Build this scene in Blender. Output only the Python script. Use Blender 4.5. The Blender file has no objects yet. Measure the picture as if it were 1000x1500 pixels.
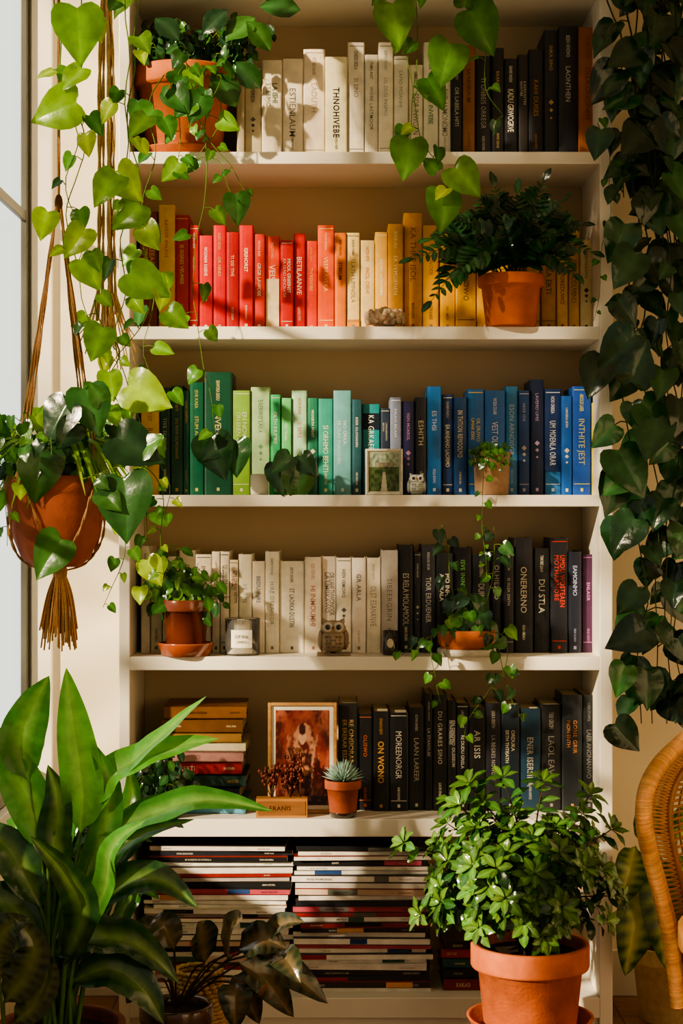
import bpy, math, random
from mathutils import Vector, Matrix, noise
random.seed(11)
R=random
K=0.0015; D=3.8; ZC=1.1475
def S(n,y=0.0): return n*K*(D+y)/D
def P(px,py,y=0.0):
    s=K*(D+y)/D
    return Vector(((px-500)*s, y, ZC+(750-py)*s))
def lin(c): return c/12.92 if c<=0.04045 else ((c+0.055)/1.055)**2.4
def H(h,k=1.0):
    h=h.lstrip('#')
    return tuple(min(1,lin(int(h[i:i+2],16)/255)*k) for i in (0,2,4))
def mixc(a,b,t): return tuple(a[i]*(1-t)+b[i]*t for i in range(3))
def jit(c,a=.15):
    k=1+R.uniform(-a,a); return tuple(min(1,x*k*(1+R.uniform(-a,a)*.4)) for x in c)
V=Vector
# ---------------- materials ----------------
MATS={}
def mat(name,rough=.5,spec=.5,nscale=30,namt=.15,bump=0.0,bscale=80,transl=0.0,coat=0.0,trans=0.0,metal=0.0,stretch=None,tcol=(1.25,1.45,.35)):
    m=bpy.data.materials.new(name); m.use_nodes=True
    nt=m.node_tree; N=nt.nodes; L=nt.links
    b=N['Principled BSDF']; out=N['Material Output']
    at=N.new('ShaderNodeAttribute'); at.attribute_name='Col'
    tc=N.new('ShaderNodeTexCoord')
    mp=N.new('ShaderNodeMapping'); L.new(tc.outputs['Object'],mp.inputs['Vector'])
    if stretch: mp.inputs['Scale'].default_value=stretch
    no=N.new('ShaderNodeTexNoise'); no.inputs['Scale'].default_value=nscale; no.inputs['Detail'].default_value=6
    L.new(mp.outputs['Vector'],no.inputs['Vector'])
    mr=N.new('ShaderNodeMapRange'); mr.inputs[1].default_value=.25; mr.inputs[2].default_value=.75
    mr.inputs[3].default_value=1-namt; mr.inputs[4].default_value=1+namt
    L.new(no.outputs['Fac'],mr.inputs[0])
    mx=N.new('ShaderNodeVectorMath'); mx.operation='SCALE'
    L.new(at.outputs['Color'],mx.inputs[0]); L.new(mr.outputs[0],mx.inputs['Scale'])
    L.new(mx.outputs[0],b.inputs['Base Color'])
    b.inputs['Roughness'].default_value=rough; b.inputs['Specular IOR Level'].default_value=spec
    b.inputs['Coat Weight'].default_value=coat; b.inputs['Transmission Weight'].default_value=trans
    b.inputs['Metallic'].default_value=metal
    if bump:
        n2=N.new('ShaderNodeTexNoise'); n2.inputs['Scale'].default_value=bscale; n2.inputs['Detail'].default_value=4
        L.new(mp.outputs['Vector'],n2.inputs['Vector'])
        bp=N.new('ShaderNodeBump'); bp.inputs['Strength'].default_value=bump; bp.inputs['Distance'].default_value=.003
        L.new(n2.outputs['Fac'],bp.inputs['Height']); L.new(bp.outputs['Normal'],b.inputs['Normal'])
    if transl:
        t=N.new('ShaderNodeBsdfTranslucent')
        m2=N.new('ShaderNodeVectorMath'); m2.operation='MULTIPLY'; m2.inputs[1].default_value=tcol
        L.new(mx.outputs[0],m2.inputs[0]); L.new(m2.outputs[0],t.inputs['Color'])
        ms=N.new('ShaderNodeMixShader'); ms.inputs[0].default_value=transl
        L.new(b.outputs[0],ms.inputs[1]); L.new(t.outputs[0],ms.inputs[2]); L.new(ms.outputs[0],out.inputs['Surface'])
    MATS[name]=m
    return m
mat('painted_wood',.42,.5,6,.03,.05,60)
mat('plaster',.85,.2,4,.05,.15,120)
mat('paper',.8,.2,300,.08)
mat('bookcloth',.38,.5,38,.15,.10,300)
mat('ink',.55,.3,60,.12)
mat('terracotta',.75,.25,25,.24,.25,150)
mat('glaze',.18,.6,20,.25,.1,40,coat=.5)
mat('soil',.95,.1,90,.4,.8,120)
mat('leaf',.25,.6,45,.24,.25,70,transl=.42)
mat('leafdark',.18,.65,45,.26,.30,70,transl=.12)
mat('stem',.6,.3,60,.15,transl=.15)
mat('rope',.85,.15,200,.22,.6,400)
mat('wood',.5,.4,14,.25,.1,60,stretch=(1,1,8))
mat('floorwood',.4,.4,5,.3,.1,60,stretch=(1,8,1))
mat('rattan',.4,.5,60,.25,.3,200)
mat('ceramic',.5,.4,60,.2,.3,200)
mat('stone',.8,.3,60,.3,.8,120)
mat('wax',.5,.4,20,.03)
mat('picture',.35,.4,40,.12,coat=.2)
mat('glass',.03,.5,10,.0,trans=.96)
MATS['glass'].node_tree.nodes['Principled BSDF'].inputs['IOR'].default_value=1.3
m=bpy.data.materials.new('window_pane'); m.use_nodes=True; nt=m.node_tree
for n in list(nt.nodes): nt.nodes.remove(n)
o=nt.nodes.new('ShaderNodeOutputMaterial'); t=nt.nodes.new('ShaderNodeBsdfTransparent'); g=nt.nodes.new('ShaderNodeBsdfGlossy'); g.inputs['Roughness'].default_value=.02
fr=nt.nodes.new('ShaderNodeMixShader'); fr.inputs[0].default_value=.05
nt.links.new(t.outputs[0],fr.inputs[1]); nt.links.new(g.outputs[0],fr.inputs[2]); nt.links.new(fr.outputs[0],o.inputs[0]); MATS['window_pane']=m

# ---------------- mesh builder ----------------
class MB:
    def __init__(s): s.v=[];s.f=[];s.c=[];s.m=[];s.sm=[]
    def add(s,vs,fs,col,mat,smooth=True):
        o=len(s.v); s.v.extend(tuple(v) for v in vs)
        if isinstance(col,list): s.c.extend(col)
        else: s.c.extend([col]*len(vs))
        s.f.extend(tuple(i+o for i in f) for f in fs)
        s.m.extend([mat]*len(fs)); s.sm.extend([smooth]*len(fs))
    def obj(s,name,bevel=0,parent=None):
        me=bpy.data.meshes.new(name); me.from_pydata(s.v,[],s.f)
        names=[]
        for x in s.m:
            if x not in names: names.append(x)
        for n in names: me.materials.append(MATS[n])
        idx={n:i for i,n in enumerate(names)}
        me.polygons.foreach_set('material_index',[idx[x] for x in s.m])
        me.polygons.foreach_set('use_smooth',s.sm)
        ca=me.color_attributes.new('Col','FLOAT_COLOR','POINT')
        buf=[]
        for c in s.c: buf.extend((c[0],c[1],c[2],1.0))
        ca.data.foreach_set('color',buf)
        me.update()
        ob=bpy.data.objects.new(name,me); bpy.context.scene.collection.objects.link(ob)
        if bevel:
            b=ob.modifiers.new('b','BEVEL'); b.width=bevel; b.segments=2; b.limit_method='ANGLE'
        if parent: ob.parent=parent
        return ob
def box(mb,a,b,col,mat,M=None):
    x0,y0,z0=a; x1,y1,z1=b
    vs=[V(p) for p in ((x0,y0,z0),(x1,y0,z0),(x1,y1,z0),(x0,y1,z0),(x0,y0,z1),(x1,y0,z1),(x1,y1,z1),(x0,y1,z1))]
    if M: vs=[M@v for v in vs]
    mb.add(vs,[(0,3,2,1),(4,5,6,7),(0,1,5,4),(1,2,6,5),(2,3,7,6),(3,0,4,7)],col,mat,False)
def cr(pts,n=6):
    if len(pts)<3: return [pts[0].lerp(pts[-1],i/n) for i in range(n+1)]
    p=[pts[0]*2-pts[1]]+list(pts)+[pts[-1]*2-pts[-2]]; out=[]
    for i in range(1,len(p)-2):
        a,b,c,d=p[i-1:i+3]
        for k in range(n):
            t=k/n
            out.append(.5*((2*b)+(c-a)*t+(2*a-5*b+4*c-d)*t*t+(3*b-a-3*c+d)*t**3))
    out.append(pts[-1].copy()); return out
def tube(mb,pts,r,col,mat,n=6,cap=True):
    N=len(pts); rs=r if isinstance(r,list) else [r]*N
    vs=[];fs=[]; prev=None
    for i,p in enumerate(pts):
        t=(pts[min(i+1,N-1)]-pts[max(i-1,0)])
        if t.length<1e-9: t=V((0,0,1))
        t.normalize()
        if prev is None:
            u=t.cross(V((0,1,0.1))); 
            if u.length<1e-3: u=t.cross(V((1,0,0)))
        else: u=prev-t*prev.dot(t)
        u.normalize(); prev=u; w=t.cross(u)
        for k in range(n):
            a=2*math.pi*k/n; vs.append(p+(u*math.cos(a)+w*math.sin(a))*rs[i])
    for i in range(N-1):
        for k in range(n):
            fs.append((i*n+k,i*n+(k+1)%n,(i+1)*n+(k+1)%n,(i+1)*n+k))
    if cap: fs.append(tuple(range(n))[::-1]); fs.append(tuple((N-1)*n+k for k in range(n)))
    mb.add(vs,fs,col,mat,True)
def lathe(mb,prof,c,col,mat,n=40,wob=0):
    vs=[];fs=[]
    for r,z in prof:
        for k in range(n):
            a=2*math.pi*k/n; rr=r*(1+wob*math.sin(a*3+z*40))
            vs.append(V((c[0]+rr*math.cos(a),c[1]+rr*math.sin(a),c[2]+z)))
    for i in range(len(prof)-1):
        for k in range(n): fs.append((i*n+k,i*n+(k+1)%n,(i+1)*n+(k+1)%n,(i+1)*n+k))
    mb.add(vs,fs,col,mat,True)
def ell(mb,c,r,col,mat,M=None,nu=16,nv=10,bumpy=0):
    vs=[];fs=[]
    for i in range(nv+1):
        th=math.pi*i/nv
        for k in range(nu):
            a=2*math.pi*k/nu
            d=V((math.sin(th)*math.cos(a),math.sin(th)*math.sin(a),math.cos(th)))
            s=1+(bumpy*noise.noise(d*3+V(c)*50) if bumpy else 0)
            p=V((d.x*r[0]*s,d.y*r[1]*s,d.z*r[2]*s))
            if M: p=M@p
            vs.append(V(c)+p)
    for i in range(nv):
        for k in range(nu): fs.append((i*nu+k,(i+1)*nu+k,(i+1)*nu+(k+1)%nu,i*nu+(k+1)%nu))
    mb.add(vs,fs,col,mat,True)
# ---------------- leaves ----------------
HEART=[(0.001,0,0),(.12,-.08,.02),(.26,-.11,.06),(.38,-.05,.13),(.45,.09,.22),(.455,.26,.34),(.40,.45,.50),(.29,.64,.67),(.15,.83,.86),(.001,1.03,1.03)]
OVAL=[(.001,0,0),(.16,.10,.08),(.29,.28,.24),(.33,.48,.45),(.26,.70,.68),(.12,.88,.88),(.001,1.02,1.02)]
ELL=[(.001,0,0),(.10,.15,.13),(.20,.35,.32),(.235,.56,.53),(.19,.76,.74),(.09,.92,.91),(.001,1.02,1.02)]
SMALL=[(.001,0,0),(.17,.2,.17),(.25,.5,.47),(.15,.82,.8),(.001,1,1)]
def leaf(mb,tpl,base,d,nrm,L,col,W=1.0,fold=.25,droop=.3,mid=None,matn='leaf',wave=.025,stripe=None,simple=False):
    Y=d.normalized(); X=Y.cross(nrm)
    if X.length<1e-3: X=Y.cross(V((1,.3,.2)))
    X.normalize(); Z=X.cross(Y)
    fr=[-1,-.5,0,.5,1] if simple else [-1,-.55,-.06,0,.06,.55,1]
    nc=len(fr); vs=[];cs=[];fs=[]
    if mid is None: mid=tuple(min(1,x*1.5+.015) for x in col)
    ph=R.random()*6; sk=R.uniform(-.12,.12)
    for i,(xo,yo,ym) in enumerate(tpl):
        for f in fr:
            af=abs(f); x=f*xo*W; y=ym+(yo-ym)*af
            z=fold*abs(x)-droop*max(0,y)**2*.5+wave*math.sin(ph+i*1.9+f)*af-.16*af*af*xo
            x+=sk*max(0,y)**2
            vs.append(base+X*(x*L)+Y*(y*L*(1-.12*droop*y))+Z*(z*L))
            if af<.1: cs.append(mid)
            elif stripe and af<.9: cs.append(stripe if i%2 else col)
            else: cs.append(mixc(col,mid,.15) if i%2 else mixc(col,(0,0,0),.1*af))
    for i in range(len(tpl)-1):
        for k in range(nc-1): a=i*nc+k; fs.append((a,a+1,a+nc+1,a+nc))
    mb.add(vs,fs,cs,matn,True)
def pleaf(mb,bx,by,tx,ty,y,col,tpl=HEART,nrm=None,**kw):
    a=P(bx,by,y); b=P(tx,ty,y-R.uniform(-.01,.03)); d=b-a
    if nrm is None: nrm=V((R.uniform(-.4,.4),-1,R.uniform(0,.5)))
    leaf(mb,tpl,a,d,nrm,d.length,col,**kw)
def ribbon(mb,pts,w,col,nrm=V((0,-.6,.8)),mid=None,fold=.25,matn='leaf',k=1.0,n=6,stripe=None):
    c=cr(pts,n); N=len(c); vs=[];cs=[];fs=[]
    if mid is None: mid=tuple(min(1,x*1.5+.02) for x in col)
    fr=[-1,-.55,-.05,0,.05,.55,1]
    for i,p in enumerate(c):
        t=i/(N-1); T=(c[min(i+1,N-1)]-c[max(i-1,0)]).normalized()
        X=T.cross(nrm).normalized(); Z=X.cross(T)
        ww=w*.5*max(.02,math.sin(math.pi*min(1,t**.75))**.8*(1 if t>.12 else t/.12+.02))
        if t==1: ww=.0003
        for f in fr:
            vs.append(p+X*(f*ww)+Z*(abs(f)*ww*fold*2-ww*.25*f*f+ww*.08*math.sin(i*1.3)*abs(f)))
            cs.append(mid if abs(f)<.1 else (stripe if stripe and i%2 and abs(f)<.9 else (mixc(col,mid,.12) if i%2 else col)))
    nc=7
    for i in range(N-1):
        for q in range(nc-1): a=i*nc+q; fs.append((a,a+1,a+nc+1,a+nc))
    mb.add(vs,fs,cs,matn,True)
def vine(mb,pts,step,L,cols,r=.0018,face=V((0,-1,.2)),pet=.6,tpl=HEART,matn='leaf',wob=.012,stemcol=None,taper=.5,spread=.9,start=0.0,simple=False,smooth=5,var=(.6,1.15),**kw):
    c=cr(pts,smooth)
    c=[p+V((noise.noise(p*9+V((3,1,0))),noise.noise(p*9+V((0,7,2)))*.6,0))*wob*2 for p in c]
    sc=stemcol or H('#5c7a2a')
    tube(mb,c,[r*(1-.5*i/len(c)) for i in range(len(c))],sc,'stem',5)
    tot=sum((c[i+1]-c[i]).length for i in range(len(c)-1)); acc=0; nxt=start; side=R.choice((-1,1))
    for i in range(len(c)-1):
        sl=(c[i+1]-c[i]).length; T=(c[i+1]-c[i]).normalized()
        while nxt<=acc+sl:
            p=c[i].lerp(c[i+1],(nxt-acc)/max(sl,1e-6)); t=nxt/tot
            l=L*(1-taper*t)*R.uniform(*var)
            side=-side
            sd=face.cross(T)
            if sd.length<.05: sd=V((1,0,0))
            sd.normalize(); sd=(sd*side*R.uniform(.4,1.1)*spread+face.normalized()*R.uniform(.1,.9)).normalized()
            pe=p+(sd*.8+V((0,0,R.uniform(-.3,.5)))).normalized()*l*pet
            tube(mb,[p,p.lerp(pe,.5)+V((0,0,l*.06)),pe],r*.6,sc,'stem',4,False)
            d=V((sd.x*.6+R.uniform(-.45,.45),sd.y*.3+R.uniform(-.3,.3),-R.uniform(.25,1.1)))
            nr=face.normalized()+V((R.uniform(-.8,.8),R.uniform(-.2,.2),R.uniform(-.3,.8)))+sd*.3
            leaf(mb,tpl,pe,d,nr,l,jit(R.choice(cols),.2),fold=R.uniform(.1,.5),droop=R.uniform(.1,.7),matn=matn,simple=simple,**kw)
            nxt+=step*R.uniform(.6,1.4)*(1-.3*t)
        acc+=sl
LIME=[H('#8fae2e'),H('#749a2a'),H('#628c28'),H('#9db63a')]
MIDG=[H('#386426'),H('#46782a'),H('#2c5828'),H('#52822e')]
DARK=[H('#193a1d'),H('#204424'),H('#14331a'),H('#265028')]
def pot(mb,c,rt,h,rb,col,rim=.22,lip=1.08,mat='terracotta',soil=True,n=44):
    rh=h*rim
    rr=rb+(rt/lip-rb)*(1-rim)
    prof=[(0.0001,0),(rb*.96,0),(rb,h*.02),(rr,h-rh),(rt*.985,h-rh+h*.005),(rt,h-rh+h*.03),(rt,h-h*.02),(rt*.985,h),(rt*.90,h),(rt*.87,h-h*.03),(rt*.85,h*.86)]
    lathe(mb,prof,c,col,mat,n)
    if soil:
        lathe(mb,[(rt*.88,h*.87),(rt*.5,h*.90),(.0001,h*.89)],c,H('#2e2118'),'soil',n)
def saucer(mb,c,r,h,col,mat='terracotta'):
    lathe(mb,[(.0001,0),(r*.85,0),(r*.98,h*.9),(r,h),(r*.94,h),(r*.82,h*.3),(.0001,h*.3)],c,col,mat,40)
TC=H('#b86338')
# ================= ROOM =================
WALLY=.31; XL=-.74; XR=1.7; CZ=2.78; YF=-4.6
WC=H('#e9dcc2')
def single(name,a,b,col,mt,bev=0):
    mb=MB(); box(mb,a,b,col,mt); return mb.obj(name,bev)
single('wall_back',(XL-.004,WALLY,0),(XR+.1,WALLY+.1,CZ),WC,'plaster')
single('wall_right',(XR,YF,0),(XR+.1,WALLY,CZ),WC,'plaster')
single('ceiling',(XL-.12,YF,CZ),(XR+.1,WALLY+.1,CZ+.08),H('#e8e0d0'),'plaster')
mb=MB()
nb=16
for i in range(nb):
    x0=XL-.12+i*(XR+.22-XL)/nb; x1=XL-.12+(i+1)*(XR+.22-XL)/nb-.002
    box(mb,(x0,YF,-.05),(x1,WALLY+.1,0),jit(H('#8a6440'),.12),'floorwood')
mb.obj('floor')
mb=MB(); WY0=-3.9; WY1=WALLY-.001; WZ0=.5; WZ1=2.66; PA,PB=-1.80,-1.42
box(mb,(XL-.12,YF,0),(XL,WALLY,WZ0),WC,'plaster')
box(mb,(XL-.12,YF,WZ1),(XL,WALLY,CZ),WC,'plaster')
box(mb,(XL-.12,YF,WZ0),(XL,WY0,WZ1),WC,'plaster')
box(mb,(XL-.12,PA,WZ0),(XL,PB,WZ1),WC,'plaster')  # unseen pier added between windows to keep sun off the right side
mb.obj('wall_left')
wc=H('#d0cfc4'); fx0=XL-.016; fx1=XL-.001
dk=H('#5c5b52')
for wi,(ya,yb) in enumerate(((PB,WY1),(WY0,PA))):
    mb=MB()
    for (a,b) in (((fx0,yb-.035,WZ0),(fx1,yb,WZ1)),((fx0,ya,WZ0),(fx1,ya+.035,WZ1)),((fx0,ya,WZ0),(fx1,yb,WZ0+.05)),((fx0,ya,WZ1-.05),(fx1,yb,WZ1))):
        box(mb,a,b,dk,'painted_wood')
    for z in (1.19,1.845): box(mb,(fx0+.002,ya,z-.012),(fx1-.002,yb,z+.012),dk,'painted_wood')
    ym=(ya+yb)/2-.1; box(mb,(fx0,ym-.016,WZ0),(fx1-.002,ym+.016,WZ1),dk,'painted_wood')
    box(mb,(XL-.12,ya,WZ0-.03),(XL+.02,yb-.001,WZ0),wc,'painted_wood')
    wo=mb.obj('window_%d'%(wi+1),.002)
    mb=MB(); mb.add([V((fx0+.007,ya,WZ0)),V((fx0+.007,yb,WZ0)),V((fx0+.007,yb,WZ1)),V((fx0+.007,ya,WZ1))],[(0,1,2,3)],(1,1,1),'window_pane',False)
    pane=mb.obj('glass_pane'); pane.parent=wo
single('trim_1',(XL+.005,WALLY-.016,.11),(P(78,0,WALLY).x,WALLY,CZ),H('#f2ead8'),'painted_wood',.003)
single('baseboard_back',(XL,WALLY-.015,0),(XR,WALLY,.11),H('#e6dece'),'painted_wood',.003)
# ================= BOOKCASE =================
BC=H('#ece4d4'); BD=.29
def zs(py): return P(0,py,0).z
TOPZ=[zs(-35),zs(222),zs(478),zs(725),zs(962),zs(1200),zs(1462)]
THK=[S(22),S(18),S(19),S(17),S(20),S(26),S(30)]
xl0,xl1=P(174,0).x,P(190,0).x; xr0,xr1=P(878,0).x,P(897,0).x
mb=MB()
box(mb,(xl0,0,0),(xl1,BD,zs(-60)),BC,'painted_wood')
box(mb,(xr0,0,0),(xr1,BD,zs(-60)),BC,'painted_wood')
box(mb,(xl1,BD-.012,0),(xr0,BD-.001,zs(-60)),H('#c4ad8a'),'painted_wood')
for z,t in zip(TOPZ,THK): box(mb,(xl1-.0005,.001,z-t),(xr0+.0005,BD-.012,z),BC,'painted_wood')
box(mb,(xl0-.01,-.006,zs(-60)),(xr1+.01,BD,zs(-74)),BC,'painted_wood')
box(mb,(xl1,.012,0),(xr0,.03,TOPZ[6]-THK[6]),BC,'painted_wood')
mb.obj('bookcase',.002)
# ================= BOOKS =================
TXT={}
def gettext(s):
    if s in TXT: return TXT[s]
    cu=bpy.data.curves.new('t','FONT'); cu.body=s; cu.size=1; cu.resolution_u=2; cu.space_character=R.choice((.95,1.0,1.12))
    cu.offset=R.choice((-.006,.006,.018))
    ob=bpy.data.objects.new('t',cu); bpy.context.scene.collection.objects.link(ob)
    dg=bpy.context.evaluated_depsgraph_get(); me=bpy.data.meshes.new_from_object(ob.evaluated_get(dg))
    vs=[tuple(v.co) for v in me.vertices]; fs=[tuple(p.vertices) for p in me.polygons]
    bpy.data.objects.remove(ob); bpy.data.curves.remove(cu); bpy.data.meshes.remove(me)
    x0=min(v[0] for v in vs); x1=max(v[0] for v in vs)
    TXT[s]=([(v[0]-x0,v[1]) for v in vs],fs,x1-x0); return TXT[s]
def puttext(mb,s,O,U,W,size,col,maxlen,sx=1.0):
    vs,fs,w=gettext(s)
    k=size
    if w*k*sx>maxlen: sx=max(.55,maxlen/(w*k)); 
    if w*k*sx>maxlen: k=maxlen/(w*sx)
    c0=(size-k)*.35
    mb.add([O+U*(v[0]*k*sx)+W*(v[1]*k+c0) for v in vs],fs,col,'ink',False)
    return w*k*sx
SY='AR EN IN ON ER TH ES OR AN IS OL UM RE TI NO LA VE MO SI DU KA BE HI GR ST EA WO'.split()
def word(lo=2,hi=4):
    return ''.join(R.choice(SY) for _ in range(R.randint(lo,hi)))
def wtitle():
    r=R.random()
    if r<.35: return word(3,5)
    if r<.75: return word(1,2)+' '+word(2,4)
    return word(1,1)+' '+word(2,3)+' '+word(2,4)
def wauth(): return word(2,3)+' '+word(2,3)
def book(mb,x0,x1,z0,z1,y,dep,col,tc,title=None,band=None):
    w=x1-x0; h=z1-z0; t=min(.0022,w*.15); e=.0035
    prof=[(x0,y+e),(x0+w*.06,y+e*.35),(x0+w*.22,y+.0004),(x0+w*.5,y),(x1-w*.22,y+.0004),(x1-w*.06,y+e*.35),(x1,y+e),(x1,y+e+.002),(x0,y+e+.002)]
    n=len(prof); vs=[V((a,b,z0)) for a,b in prof]+[V((a,b,z1)) for a,b in prof]
    mb.add(vs,[(i,(i+1)%n,(i+1)%n+n,i+n) for i in range(n)]+[tuple(range(n,2*n)),tuple(range(n))[::-1]],col,'bookcloth',False)
    box(mb,(x0,y+e,z0),(x0+t,y+dep,z1),col,'bookcloth'); box(mb,(x1-t,y+e,z0),(x1,y+dep,z1),col,'bookcloth')
    box(mb,(x0+t,y+e+.001,z0+.002),(x1-t,y+dep-.004,z1-.004),jit(H('#d8c8a4'),.1),'paper')
    U=V((0,0,-1)); W=V((1,0,0)); yy=y-.0005; cx=(x0+x1)/2
    tc=mixc(tc,col,R.uniform(.0,.35))
    def quad(a,b,c,d,cc):
        mb.add([V((a,yy,c)),V((b,yy,c)),V((b,yy,d)),V((a,yy,d))],[(0,1,2,3)],cc,'ink',False)
    title=title or wtitle(); r=R.random()
    cap=w*R.choice((.26,.32,.38,.46)); cap=min(cap,.014); size=cap/.72
    top=z1-h*R.uniform(.1,.3)
    if band:
        quad(x0+w*.05,x1-w*.05,z0+h*band[0],z0+h*band[1],band[2]); yy-=.0003
    if r<.35:
        puttext(mb,wauth(),V((cx-w*.12,yy,z1-h*.07)),U,W,w*.32,tc,h*.16)
        puttext(mb,title,V((cx-cap/2,yy,z1-h*.30)),U,W,size,tc,h*.42)
    elif r<.7:
        puttext(mb,title,V((cx-cap/2,yy,top)),U,W,size,tc,h*.48)
        puttext(mb,wauth(),V((cx-w*.10,yy,z0+h*.24)),U,W,w*.28,tc,h*.13)
    elif r<.88:
        cap*=.8; puttext(mb,title,V((cx+w*.04,yy,top)),U,W,cap/.72,tc,h*.45)
        puttext(mb,wtitle(),V((cx-w*.28,yy,top)),U,W,cap/.8,tc,h*.42)
    else:
        puttext(mb,wauth(),V((cx-w*.12,yy,z1-h*.12)),U,W,w*.32,tc,h*.3)
        for q in range(3):
            s=min(w*.26,.006)*(1-.25*q); zc=z0+h*(.45-.06*q)
            mb.add([V((cx-s,yy,zc)),V((cx,yy,zc-s)),V((cx+s,yy,zc)),V((cx,yy,zc+s))],[(0,1,2,3)],tc,'ink',False)
    if R.random()<.8:
        lw=min(w*.32,.006); quad(cx-lw/2,cx+lw/2,z0+h*.035,z0+h*.035+lw*1.2,tc)
    if R.random()<.25:
        quad(x0+w*.08,x1-w*.08,z1-h*.035,z1-h*.028,tc); quad(x0+w*.08,x1-w*.08,z0+h*.1,z0+h*.107,tc)
BY=.10
def row(start,shelf,specs,seed,y=BY,name='row_of_books'):
    R.seed(seed); mb=MB(); z0=TOPZ[shelf]+.0005; x=start
    for sp in specs:
        xr,top,c=sp[0],sp[1],sp[2]; tc=sp[3] if len(sp)>3 else None
        yy=y+R.uniform(-.006,.014)
        a=P(x,0,yy).x+.0006; b=P(xr,0,yy).x-.0006; z1=P(0,top,yy).z
        col=H(c); lum=sum(col)/3
        if tc is None: tc='#3a3530' if lum>.35 else R.choice(['#d8cdb4','#e8dcc0','#c9a86a','#cfc7b8'])
        if lum>.55: col=tuple(min(1,q*1.10) for q in col)
        band=sp[4] if len(sp)>4 and not isinstance(sp[4],str) else None
        ti=sp[4] if len(sp)>4 and isinstance(sp[4],str) else None
        book(mb,a,b,z0,z1,yy,R.uniform(.13,.16),jit(col,.06),H(tc),title=ti,band=band)
        x=xr
    return mb.obj(name)
row(346,1,[(358,108,'#b8a888'),(383,100,'#c9bb9e'),(413,88,'#d8ccb4','#2e5a3c'),(444,86,'#dbcfb8','#3a3530'),(476,72,'#ddd0b8','#a08a6a'),(509,83,'#e0d4b0','#1c1a18'),(534,62,'#e6dcc8','#8a8478'),(554,80,'#e0d6c2','#77706a'),(576,62,'#e8dfcc','#3a4a6a'),(598,82,'#e0d8c6'),(620,95,'#ddd3be'),(642,62,'#e2dcc8','#2c6a50'),(661,92,'#d8d2c2'),(677,82,'#20202a','#c9c2b0'),(696,66,'#8a5a2c','#3a2412'),(720,82,'#1d1d20'),(738,70,'#18181c'),(758,86,'#141418','#e8e0cc'),(774,80,'#26211f'),(796,72,'#111114','#d8922a'),(818,44,'#15171c'),(846,38,'#1a1c24','#c4beb0'),(876,40,'#a4602c','#5a3012')],1)
row(204,2,[(232,310,'#7a2a14','#d8a050'),(256,300,'#c9a35a','#a03020'),(277,315,'#a01818'),(291,330,'#c82018'),(312,345,'#cc1c20','#f0e6d4'),(331,330,'#c41820'),(350,340,'#a81418'),(371,330,'#c81c18','#f0dcc0'),(388,343,'#cf2c14'),(410,346,'#dc4014','#f5e8cc',(0,.55,H('#e2cfa4'))),(430,352,'#b41612'),(447,342,'#ba1410'),(465,353,'#d43212','#e8b060'),(490,330,'#dc5014','#f0d090'),(507,341,'#dc721a','#5a2a10'),(527,341,'#e0c27a','#2a4a6a',(0,.12,H('#d8901c'))),(549,352,'#e3c88c','#b8742a'),(568,340,'#e0b04e','#fff0d0'),(591,328,'#c98f2c','#f8e6b0'),(619,312,'#e09c14','#8a5212'),(643,330,'#e2a416','#1f3a5a'),(667,332,'#dba016','#1f3a6a'),(698,326,'#e0aa22','#2c2a20'),(722,340,'#d8a014'),(745,330,'#e0aa1a'),(770,335,'#d89a18','#7a4a10'),(792,345,'#e2ac2a','#2a2a2a'),(815,340,'#c89018','#22304a'),(832,345,'#e0ae2c','#7a2a10'),(849,335,'#d8a624','#2a2a2a'),(868,352,'#d6c598','#4a3a2a')],2)
row(206,3,[(233,585,'#c9a21e','#203a2a'),(250,568,'#0e3a2c'),(268,565,'#123f30'),(277,572,'#0d4a38'),(299,560,'#0f5a40','#d8c060'),(340,545,'#0d4a34','#d8c890'),(367,572,'#7ea83e','#f0f0d0'),(396,567,'#a3c48e','#3a6a4a'),(411,578,'#2f9a5e'),(427,583,'#5fb46a','#f0f0e0'),(450,572,'#9fc9a2','#c04a3a'),(466,583,'#1f6b50'),(488,584,'#2b8a78','#e8e0b0'),(515,572,'#5f9a9a','#e8f0e8'),(530,585,'#1f4a52'),(557,592,'#1f8a8e','#f0f0e0',(.72,.9,H('#101c2a'))),(571,598,'#223044'),(588,582,'#7a84a0','#f0f0f0'),(608,588,'#2a2a5a','#d0a0c0'),(625,582,'#2a2c34'),(647,566,'#1f66a8','#e6eef4'),(664,578,'#16386a'),(684,582,'#1a4478'),(710,570,'#2468ac','#e8c860'),(740,572,'#2a6ab4','#f0f0f0'),(759,566,'#3a8ac4','#e8f0f4'),(776,572,'#1b3f74'),(797,556,'#16264a','#c8b0d0'),(822,570,'#1c3a6e','#e8e8f0',(0,.22,H('#3a7ab4'))),(838,580,'#1f5aa8'),(866,566,'#2456b0','#e4dc5a','INTHITE JEST'),(874,590,'#d8c83a','#2a4a8a')],3)
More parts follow.
